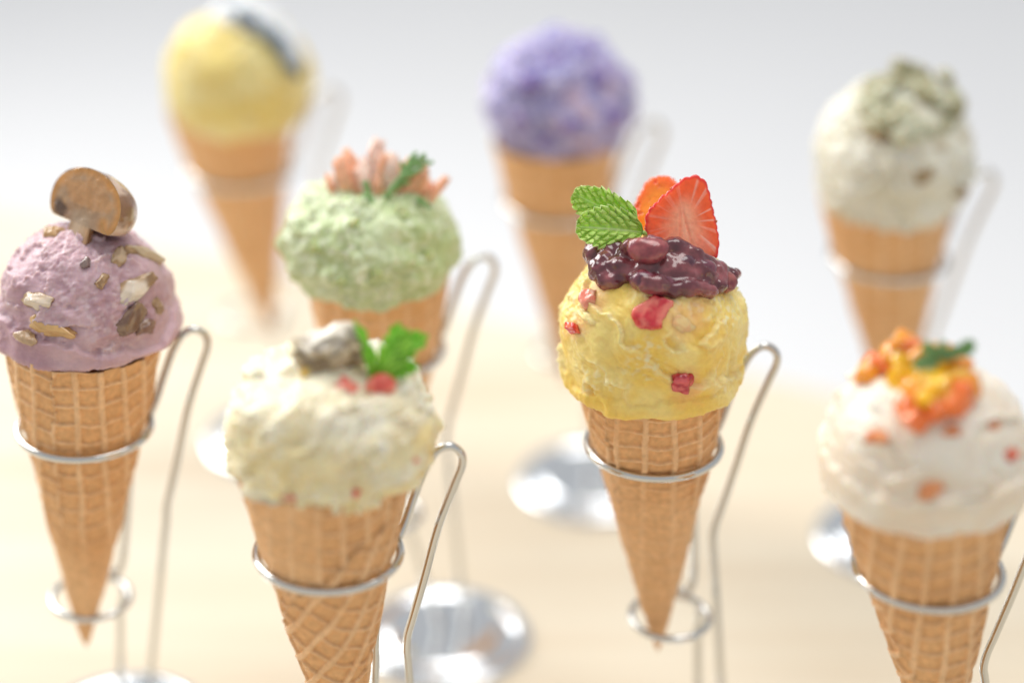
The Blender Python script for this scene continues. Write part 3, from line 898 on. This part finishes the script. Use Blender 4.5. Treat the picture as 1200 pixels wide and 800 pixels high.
def leaf_mesh(L_, Wd, seed, teeth=9, nu=90, nv=50, curl=0.15, fold=0.25, quilt=0.8, tooth=0.09, belly=0.45, thick=0.25, ruffle=0.0, tip=0.55, cols=((.17, .46, .03), (.34, .66, .08), (.55, .78, .22))):
    u = np.linspace(0, 1, nu); v = np.linspace(-1, 1, nv)
    U, Vv = np.meshgrid(u, v, indexing='ij')
    w = np.power(np.clip(U, 0, 1), belly) * np.power(np.clip(1 - U, 0, 1), tip)
    w = w / w.max()
    saw = ((U * teeth) % 1)
    w = w * (1 + tooth * (saw - .5)) + 0.03
    X = U * L_ + np.abs(Vv) ** 1.5 * w * Wd * .12
    Y = Vv * w * Wd / 2
    # side veins run forward from the midrib
    vein = (U * 6.8 - np.abs(Vv) * w * 2.2 + .25 * noise(np.stack([U * 9, Vv * 4, U * 0 + seed], -1), 1, seed))
    dv = np.abs((vein % 1) - .5) * 2
    cell2 = np.abs(((np.abs(Vv) * 3.2 + U * 2.4 + .37 * np.floor(vein)) % 1) - .5) * 2
    vf = 1 - sstep(0.70, 1.0, dv)
    Z = quilt * (sstep(1, .45, dv) * sstep(0.03, .25, np.abs(Vv)) * (.4 + .6 * sstep(1, .5, cell2))) - quilt * .3
    pts = np.stack([X, Y, Z * 0], -1)
    Z = Z + .35 * fbm(np.stack([X, Y, X * 0 + seed], -1), .3, 2, seed) - fold * Wd * .5 * (1 - np.abs(Vv)) * w * .0 + fold * np.abs(Y) * .9
    Z = Z + curl * L_ * (U ** 2) * -1 + 0.06 * L_ * np.sin(U * 3.1)
    Z = Z + ruffle * np.abs(Vv) ** 2 * np.sin(U * 15 + seed * 2 + np.sign(Vv) * 1.3)
    mid = 1 - sstep(.02, .07, np.abs(Vv))
    c = mix(cols[0], cols[1], sstep(.2, .9, 1 - dv) * .6 + .35 * sstep(-.4, .4, fbm(np.stack([X, Y, X * 0], -1), .25, 2, seed + 2)))
    vein_c = np.maximum(sstep(.86, 1.0, dv) * .3, mid)
    vein_c = np.maximum(vein_c, .9 * sstep(.93, 1.0, np.abs(Vv)))
    c = mix(c, np.array(cols[2]) * np.ones_like(c), vein_c * .75)
    top = np.stack([X, Y, Z + thick / 2], -1)
    bot = np.stack([X, Y, Z - thick / 2], -1)
    V = np.concatenate([top.reshape(-1, 3), bot.reshape(-1, 3)])
    F = grid_faces(nu, nv, wrap=False)
    F2 = grid_faces(nu, nv, wrap=False, off=nu * nv)[:, ::-1]
    side = []
    n = nu * nv
    for i in range(nu - 1):
        a, b = i * nv, (i + 1) * nv
        side.append([a, b, b + n, a + n]); a += nv - 1; b += nv - 1
        side.append([b, a, a + n, b + n])
    for j in range(nv - 1):
        side.append([j + 1, j, j + n, j + 1 + n]); a = (nu - 1) * nv + j
        side.append([a, a + 1, a + 1 + n, a + n])
    return V, np.concatenate([F, F2, np.array(side)]), np.concatenate([c.reshape(-1, 3), c.reshape(-1, 3)])


def leaf_dir(d_px, toward=0.0, roll=0.0):   # basis: x along the leaf, z its face
    x = unit(CR * d_px[0] - CU * d_px[1] - CF * toward)
    z = unit(-CF - x * (-CF @ x))
    y = np.cross(z, x)
    c, s = math.cos(roll), math.sin(roll)
    y, z = y * c + z * s, z * c - y * s
    return np.stack([x, y, z], 1)


def at_depth(px, py, ref):                  # the point seen at px, py at the camera depth of ref
    d = CF + CR * (px - 600) / FPX - CU * (py - 400) / FPX
    return CAM + d * (((np.asarray(ref) - CAM) @ CF) / (d @ CF))


# mint on the yellow scoop
ref, _ = hit('centre', 745, 290)
pm = at_depth(753, 272, ref)
sp = thing('mint_sprig', pm, 'small sprig of bright green serrated mint leaves beside the strawberry slices', 'mint sprig')
for (dx, dy), Lf, Wf, off, roll, tw, sd in [((-1, -0.08), 23.5, 15.0, (0, 0, 0), 0.10, .16, 1), ((-1, -0.45), 25, 14.0, (-1.5, 3.2, 2.2), -0.35, -.1, 2)]:
    V, F, c = leaf_mesh(Lf, Wf, sd, teeth=10, curl=.04, fold=.18, ruffle=.9, belly=.42, quilt=1.5, tooth=.16, cols=((.38, .62, .11), (.56, .80, .20), (.72, .88, .42)), nu=130, nv=80)
    V = V @ leaf_dir((dx, dy), tw, roll).T + np.array(off)
    link('leaf', make_mesh('leaf', V, F, c), M_leaf, sp)
V, F = tube(catmull([(0, 0, 0), (1.5, .5, -1.5), (3, 1, -4)], 6), [0.9] * 13, 10)
link('stem', make_mesh('stem', V, F, np.tile([.36, .52, .14], (len(V), 1))), M_leaf, sp)


# red bean paste: overlapping blobs welded by a voxel remesh
def blob_union(items, voxel, ref, seed, smooth=6, namp=0.35):
    Vs, Fs, n = [], [], 0
    for p, rad, Mx in items:
        V, F = ICO[4]
        V = V * (1 + .06 * fbm(V, 1.6, 2, seed + n % 97))[:, None]
        V = (V * np.asarray(rad)) @ Mx.T + p - ref
        Vs.append(V); Fs.append(F + n); n += len(V)
    me = make_mesh('tmp', np.concatenate(Vs), np.concatenate(Fs))
    o = bpy.data.objects.new('tmp', me)
    scene.collection.objects.link(o)
    m = o.modifiers.new('r', 'REMESH'); m.mode = 'VOXEL'; m.voxel_size = voxel * S
    m = o.modifiers.new('s', 'SMOOTH'); m.iterations = smooth; m.factor = .6
    dg = bpy.context.evaluated_depsgraph_get()
    ev = o.evaluated_get(dg).to_mesh()
    nv = len(ev.vertices)
    co = np.empty(nv * 3, np.float32); ev.vertices.foreach_get('co', co); co = co.reshape(-1, 3).astype(float) / S
    no = np.empty(nv * 3, np.float32); ev.vertices.foreach_get('normal', no); no = no.reshape(-1, 3)
    faces = [list(p.vertices) for p in ev.polygons]
    o.evaluated_get(dg).to_mesh_clear()
    bpy.data.objects.remove(o); bpy.data.meshes.remove(me)
    co = co + no * (namp * fbm(co, .22, 2, seed))[:, None]
    return co, faces


SPOTS = [(702, 300, 17, 16), (705, 318, 14, 14), (716, 330, 17, 12), (728, 316, 16, 12), (742, 322, 16, 14), (758, 318, 22, 16), (775, 318, 24, 18), (795, 322, 24, 19), (815, 322, 24, 18),
         (834, 322, 18, 15), (848, 325, 15, 12), (856, 323, 9, 7), (765, 334, 20, 12), (785, 340, 22, 11), (805, 340, 20, 10), (822, 342, 18, 10), (838, 336, 16, 11), (750, 300, 22, 12), (775, 300, 22, 12), (800, 306, 24, 12),
         (722, 300, 18, 14), (735, 306, 16, 12), (820, 308, 18, 10), (700, 288, 10, 9), (710, 310, 12, 12), (752, 330, 14, 10), (786, 296, 18, 10), (765, 292, 16, 9)]
ref0 = hit('centre', 775, 320)[0]
its = []
for (x, y, a, b) in SPOTS:
    p, n = hit('centre', x, min(y, 336) if y > 300 else 305)
    p = at_depth(x, y, p) + n * (2.6 if y <= 306 and x > 740 else 0.8)
    s = px_scale(p)
    its.append((p, (a / s * 1.08, b / s * 1.08, 5.0), frame(unit(n * .6 - CF), roll=rng.uniform(-.3, .3))))
rb = thing('red_bean_topping', ref0, 'glossy dark purple red bean paste spread over the yellow ice cream', 'red bean paste')
V, F = blob_union(its, 0.40, ref0, 77, 36, .7)
cc = mix((0.12, 0.022, 0.034), (0.25, 0.065, 0.075), sstep(-.4, .5, fbm(V, .12, 3, 5)))
link('syrup', make_mesh('syrup', V, F, cc), M_syrup, rb)
BE = [(758, 300, 25, 16, .05, 0), (776, 334, 14, 10, .3, 1), (797, 316, 19, 14, -.3, 1), (822, 318, 16, 12, .3, 1), (846, 332, 15, 13, .8, 2), (754, 330, 13, 10, 0, 1), (835, 316, 12, 9, .2, 2),
     ]
for k, (x, y, a, b, ro, kind) in enumerate(BE):
    p, n = hit('centre', x, max(min(y, 336), 305))
    nn = unit(n * .5 - CF)
    p = at_depth(x, y, p) + nn * (6.2 if kind == 0 else 3.0)
    s = px_scale(p)
    Vb, Fb = ICO[4]
    Vb = np.sign(Vb) * np.abs(Vb) ** .88
    Vb = Vb * (1 + .05 * fbm(Vb, 1.3, 2, k))[:, None] * np.array([a / s, b / s, b / s * .9])
    Vb[:, 1] += .02 * Vb[:, 0] ** 2
    cA, cB = [((.26, .045, .06), (.38, .10, .10)), ((.10, .02, .045), (.20, .05, .08)), ((.24, .04, .06), (.34, .10, .09))][kind]
    c = mix(cA, cB, sstep(-.4, .4, fbm(Vb, .25, 3, k + 4)))
    o = link('bean', make_mesh('bean', Vb @ frame(nn, roll=-ro).T + (p - ref0), Fb, c), M_bean if kind != 1 else M_syrup, rb)
    if kind == 0: o['label'] = 'large reddish bean lying on top of the paste'


# ------------------------------------------------------------------ half mushroom on the pink scoop
def half_mushroom():
    ref, n = hit('left', 110, 282)
    p = at_depth(103, 276, ref) + np.array([-3.5, 1.5, 1.2])
    s = px_scale(p)
    t = thing('mushroom_half', p, 'browned mushroom half with dark gills standing on the pink ice cream', 'mushroom')
    # outline (mm, y up, origin at the stem foot) of the right half: stem, gill hollow, cap
    prof = [(0.01, -4), (4.6, -4.0), (4.7, 0.5), (4.6, 6.2), (6.0, 8.8), (8.6, 8.6), (10.4, 4.4), (12.6, 2.4), (15.2, 4.6), (16.3, 9.8), (15.2, 15.0), (12.0, 19.2), (7.0, 22.2), (2.5, 23.2), (0.01, 23.4)]
    pr = catmull(np.array([[a, b, 0] for a, b in prof]), 7)[:, :2]
    pr[:, 0] = np.maximum(pr[:, 0], 0.01)
    m = 60
    a = np.linspace(0, math.pi, m)
    npf = len(pr)
    X = pr[:, 0][:, None] * np.cos(a); Z = -pr[:, 0][:, None] * np.sin(a) * .85; Y = np.repeat(pr[:, 1][:, None], m, 1)
    V = np.stack([X, Y, Z], -1)
    V = V + 0.25 * fbm(V, .2, 2, 4)[..., None]
    cap = sstep(8.5, 12.5, np.repeat(pr[:, 0][:, None], m, 1)) + sstep(14, 18, Y)
    c = mix((0.26, 0.13, 0.06), (0.66, 0.48, 0.36), np.clip(sstep(-.5, .3, fbm(V, .13, 3, 8)) * np.clip(cap, 0, 1), 0, 1))
    Vs = V.reshape(-1, 3); cs = c.reshape(-1, 3)
    Fs = grid_faces(npf, m, wrap=False)
    # rotation: the whole piece leans, its cut face looks left of the camera
    lean = math.radians(-16)
    Rl = np.array([[math.cos(lean), -math.sin(lean), 0], [math.sin(lean), math.cos(lean), 0], [0, 0, 1]])
    Mx = (camera_plane(-0.72, -0.1) @ Rl) * np.array([1.26, 0.96, 1.25])
    link('cap', make_mesh('cap', Vs @ Mx.T, Fs, cs), M_mush, t)
    # cut face: rows across from the left outline to the right outline
    k = 61
    u = np.linspace(-1, 1, k)
    X = pr[:, 0][:, None] * u; Y = np.repeat(pr[:, 1][:, None], k, 1)
    Z = 0.15 + 0.25 * fbm(np.stack([X, Y, X * 0], -1), .22, 3, 2)
    W = np.stack([X, Y, Z * sstep(1, .9, np.abs(u))[None, :]], -1)
    edge_d = np.min(np.linalg.norm(np.stack([np.abs(X), Y], -1)[:, :, None, :] - pr[None, None, 40:, :], axis=-1), axis=2)
    gd = np.linalg.norm(np.stack([(X + 10.7 + .35 * (Y - 6)) * .8, (Y - 5.4) * .75], -1), axis=-1)
    rim = 1 - sstep(.5, 4.2, edge_d + .9 * noise(W, .2, 3))
    c = mix((0.38, 0.24, 0.13), (0.44, 0.23, 0.09), sstep(-.4, .4, fbm(W, .12, 3, 6)))
    c = mix(c, np.array((0.50, 0.22, 0.04)) * np.ones_like(c), rim * .85)
    c = mix(c, np.array((0.36, 0.21, 0.11)) * np.ones_like(c), .45 * np.exp(-((np.abs(X) - 6.5) / 2.2) ** 2) * sstep(12, 7, Y))  # shade of the gill hollows mixed into the colour
    c = mix(c, np.array((0.38, 0.20, 0.06)) * np.ones_like(c), (1 - sstep(.1, .9, edge_d)) * .8)
    c = mix(c, np.array((0.56, 0.42, 0.28)) * np.ones_like(c), .6 * (1 - sstep(2, 5.5, np.abs(X))) * sstep(9, 2, Y))
    c = mix(c, np.array((0.09, 0.045, 0.022)) * np.ones_like(c), 1 - sstep(1.6, 3.6, gd + .8 * noise(W, .6, 7)))
    link('cut_face', make_mesh('cut_face', W.reshape(-1, 3) @ Mx.T, grid_faces(npf, k, wrap=False)[:, ::-1], c.reshape(-1, 3)), M_mush, t)
    # gill folds in the hollows
    for sx in (-1, 1):
        for q in range(4):
            Vg, Fg = ICO[3]
            Vg = Vg * [1.6 - .2 * q, .45, 2.0] + [sx * (7.6 + .35 * q), 7.6 + .35 * q, -2.6]
            link('gill', make_mesh('gill', Vg @ Mx.T, Fg, np.tile([.10 + .02 * q, .06 + .012 * q, .04], (len(Vg), 1))), M_mush, t)


half_mushroom()


# ------------------------------------------------------------------ front left toppings: grey crumpled lump, leaf
ref, n = hit('frontleft', 388, 425)
p = at_depth(386, 416, ref) + np.array([0, 2, .5])
V, F = ICO[5]
U = V.copy()
fold = np.abs(noise(U * [1, 1, 2.2], 1.3, 61)) * .55 + np.abs(noise(U, 2.9, 62)) * .25
V = V * (1.05 - .55 * np.maximum(0, .35 - fold) * 1.6 + .12 * fbm(U, 1.1, 2, 64))[:, None] * [12.6, 9.0, 8.4]
V[:, 2] += 2.0 * np.sin(V[:, 0] * .25)
c = mix((0.22, 0.14, 0.06), (0.60, 0.49, 0.31), sstep(.04, .34, fold + .1 * noise(U, 3, 3)))
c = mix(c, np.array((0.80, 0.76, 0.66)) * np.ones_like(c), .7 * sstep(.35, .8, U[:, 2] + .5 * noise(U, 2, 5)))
tag(link('crumpled_morsel', make_mesh('crumpled_morsel', V, F, c), M_mush, loc=p), 'crumpled grey and beige morsel on top of the cream coloured ice cream', 'savoury morsel')


def lobed_leaf(base_px, lobes, ref, name, label, cat, cols, group=None):
    o0 = at_depth(*base_px, ref)
    t = thing(name, o0, label, cat, group)
    s = px_scale(o0)
    for k, (dx, dy, Lp, Wp, x0, y0, tw, ro) in enumerate(lobes):
        V, F, c = leaf_mesh(Lp / s, Wp / s, 30 + k, teeth=3.5, nu=70, nv=30, curl=.08, fold=.3, quilt=.5, tooth=.55, ruffle=.5, tip=.85, belly=.6, thick=.3, cols=cols)
        st = CR * (x0 / s) - CU * (y0 / s)
        link('leaf', make_mesh('leaf', V @ leaf_dir((dx, dy), tw, ro).T + st, F, c), M_leaf, t)
    return t, s


GR = ((.13, .42, .02), (.34, .70, .05), (.48, .78, .16))
ref2 = hit('frontleft', 435, 440)[0]
t, s = lobed_leaf((436, 456), [(-.20, -1, 84, 19, 0, 0, .1, .9), (.55, -.85, 78, 34, 2, -6, .2, .2), (.95, -.55, 60, 30, 14, -34, .1, -.2), (.9, -.1, 42, 22, 14, -22, .1, -.2), (.2, -1, 50, 24, 22, -30, .1, 0)],
                  ref2 + [0, 1, 0], 'celery_leaf', 'bright green lobed herb leaf beside the grey morsel', 'herb leaf', GR)
V, F = tube(catmull([(0, 0, 2), (0, 0.5, -1), (-.5, 1, -5)], 6), [1.1] * 13, 10)
link('stem', make_mesh('stem', V, F, np.tile([.16, .42, .05], (len(V), 1))), M_leaf, t)

# ------------------------------------------------------------------ orange dice and sprig on the white scoop
def rounded_cube(a, b, c_, seed):
    V, F = ICO[3]
    W = np.sign(V) * np.abs(V) ** .45
    W = W / np.abs(W).max(0) * [a, b, c_]
    W = W * (1 + .08 * fbm(V, 1.2, 2, seed))[:, None]
    return W, F


ref, n = hit('frontright', 1085, 440)
dt = thing('diced_topping', ref, 'pile of glossy orange and yellow dice on top of the white ice cream', 'diced fruit')
DI = [(1058, 402, 1), (1046, 414, 1), (1026, 428, 0), (1016, 438, 1), (1060, 422, 2), (1075, 436, 2), (1056, 442, 2), (1098, 432, 2), (1085, 448, 2), (1100, 452, 2), (1115, 436, 1), (1128, 430, 1), (1124, 446, 2), (1106, 464, 1),
      (1126, 462, 0), (1070, 458, 1), (1064, 478, 0), (1072, 492, 0), (1088, 470, 2), (1078, 420, 1), (1092, 416, 1), (1110, 420, 1), (1068, 410, 0), (1038, 426, 0), (1118, 476, 0), (1096, 480, 0), (1136, 452, 1)]
for k, (x, y, kk) in enumerate(DI):
    p, n = hit('frontright', x, max(y, 434) if abs(x - 1087) < 45 else y + 6)
    lift = 3.0 + 4.5 * math.exp(-(((x - 1088) / 38) ** 2 + ((y - 425) / 26) ** 2))
    p = at_depth(x, y, p + n * lift)
    V, F = rounded_cube(*rng.uniform(2.8, 4.4, 3), k)
    Rm = frame(unit(rng.normal(size=3)), roll=rng.uniform(0, 3))
    ca = [(.93, .22, .04), (.95, .36, .02), (.97, .52, .01)][kk]
    c = np.tile(ca, (len(V), 1)) * (1 + .12 * fbm(V, .3, 2, k))[:, None]
    link('dice', make_mesh('dice', V @ Rm.T + (p - ref), F, c), M_jelly, dt)
GS = ((.16, .32, .11), (.30, .46, .20), (.42, .56, .30))
p = at_depth(1100, 428, ref)
lobed_leaf((1100, 424), [(-1, .1, 34, 18, 0, 0, .2, .2), (-.7, -.7, 30, 16, 0, -2, .1, .3), (.1, -1, 24, 16, 2, -2, .1, .2), (.8, -.5, 32, 14, 4, -2, 0, -.2), (.9, -.75, 26, 18, 22, -8, .1, 0), (-.4, .9, 18, 12, -8, 0, .3, 0)],
           ref + [0, -4, 6], 'herb_sprig', 'small dull green herb sprig on the orange dice', 'herb sprig', GS)

# ------------------------------------------------------------------ pink petals and dill on the green scoop
ref, n = hit('green', 445, 225)
pt = thing('petal_topping', ref, 'tuft of salmon pink shreds standing on the pale green ice cream', 'pink topping')
for k, (x0, y0, x1, y1, wd, kk) in enumerate([(408, 226, 396, 186, 20, 0), (425, 226, 408, 176, 18, 0), (440, 224, 440, 160, 22, 1), (455, 226, 462, 180, 22, 1), (470, 230, 500, 196, 22, 0), (484, 232, 505, 214, 18, 0), (430, 230, 424, 190, 20, 1),
                                               (415, 230, 390, 206, 16, 1), (462, 232, 480, 196, 18, 2), (448, 234, 452, 200, 20, 2)] + [(x, 230 + abs(x - 448) * .06, x + (x - 448) * .25 + 6 * math.sin(x), 196 + 14 * math.sin(x * 1.7), 12 + 3 * math.sin(x), int(x) % 3) for x in range(396, 505, 9)]):
    pA = at_depth(x0, y0, ref + [0, 1.5 * (k % 3), 0]); pB = at_depth(x1, y1, ref + [0, 3 * ((k * 7) % 4) - 4, 0])
    s = px_scale(pA); L_ = np.linalg.norm(pB - pA)
    V, F = ICO[3]
    V = np.sign(V) * np.abs(V) ** .8 * (1 + .4 * fbm(V, 1.6, 3, k))[:, None] * [wd / 2.1 / s, wd / 3 / s, L_ / 2.3 + 1]
    V[:, 0] += .05 * V[:, 2] ** 2 * (1 if k % 2 else -1) * .4
    ca = [(.90, .48, .30), (.93, .66, .55), (.86, .42, .26)][kk]
    link('shred', make_mesh('shred', V @ frame(pB - pA).T + ((pA + pB) / 2 - ref), F, np.tile(ca, (len(V), 1)) * (1 + .15 * fbm(V, .3, 2, k + 9))[:, None]), M_chunk, pt)
dl = thing('dill_sprig', at_depth(450, 225, ref), 'blurred dark green dill sprig lying over the pink tuft', 'herb sprig')
o0 = at_depth(450, 225, ref)
for k, (x0, y0, x1, y1) in enumerate([(452, 232, 490, 188), (478, 200, 500, 186), (474, 204, 488, 178), (480, 198, 508, 190), (470, 208, 496, 196), (428, 212, 436, 245), (436, 245, 440, 268), (430, 228, 422, 248), (470, 212, 470, 190), (484, 194, 498, 180),
                                      (432, 232, 446, 252), (490, 232, 504, 244), (462, 222, 480, 214), (436, 246, 448, 264)]):
    pA = at_depth(x0, y0, ref + [0, -6, 1]); pB = at_depth(x1, y1, ref + [0, -7, 1])
    mid_ = (pA + pB) / 2 + rng.normal(size=3) * .8
    V, F = tube(catmull([pA - o0, mid_ - o0, pB - o0], 5), np.linspace(1.3, .7, 11), 8)
    link('frond', make_mesh('frond', V, F, np.tile([.22, .40, .14], (len(V), 1))), M_leaf, dl)

# ------------------------------------------------------------------ sage crumbs on the far right scoop
ref, n = hit('backright', 1070, 110)
ct = thing('crumb_topping', ref, 'crumbly grey green topping on the upper right of the whitish scoop', 'crumb topping')
r3 = np.random.default_rng(9)
for k in range(60):
    a, rr_ = r3.uniform(0, 6.28), math.sqrt(r3.uniform(0, 1))
    x = 1068 + 56 * rr_ * math.cos(a); y = 120 + 42 * rr_ * math.sin(a)
    p, n = hit('backright', x, y)
    V, F = ICO[3]
    sz = r3.uniform(3.0, 5.6)
    V = V * (1 + .35 * fbm(V, 1.5, 2, k))[:, None] * [sz, sz * r3.uniform(.6, 1), sz * .6]
    ca = np.array([(.46, .45, .29), (.34, .32, .18), (.60, .60, .44)][k % 3])
    link('crumb', make_mesh('crumb', V @ frame(n, roll=a).T + (p + n * .8 - ref), F, np.tile(ca, (len(V), 1)) * (1 + .2 * fbm(V, .3, 2, k))[:, None]), M_chunk, ct)

# ------------------------------------------------------------------ blue grey strip and whipped cream on the far left scoop
ref, n = hit('backleft', 320, 60)
wc = thing('cream_dollop', ref, 'soft white cream on the crown of the far yellow ice cream', 'cream')
its = []
for (x, y, a, b) in [(262, 14, 26, 16), (290, 12, 26, 18), (315, 24, 24, 18), (335, 44, 20, 18), (345, 66, 14, 16), (300, 30, 22, 14), (275, 24, 20, 12)]:
    p, n = hit('backleft', x, max(y, 14)); s = px_scale(p)
    its.append((at_depth(x, y, p), (a / s, b / s, 4.0), frame(n)))
V, F = blob_union(its, .8, ref, 12, 3, .8)
link('cream', make_mesh('cream', V, F, np.tile([.86, .88, .88], (len(V), 1))), M_ice_blur, wc)
pts = []
for (x, y) in [(268, 20), (284, 26), (300, 36), (316, 50), (328, 64), (337, 78), (342, 92)]:
    p, n = hit('backleft', x, y)
    pts.append(p + n * 4.6 - ref)
V, F = tube(catmull(pts, 6), np.interp(np.linspace(0, 1, 37), [0, .2, .8, 1], [1.4, 3.0, 3.2, 1.4]), 14)
V = V + .6 * fbm(V, .25, 2, 3)[:, None]
c = mix((0.14, 0.20, 0.28), (0.44, 0.52, 0.60), sstep(-.3, .4, fbm(V, .14, 2, 7)))
o = link('blue_strip', make_mesh('blue_strip', V, F, c), M_chunk, loc=ref)
tag(o, 'blurred blue grey strip curving over the far yellow ice cream', 'topping strip')
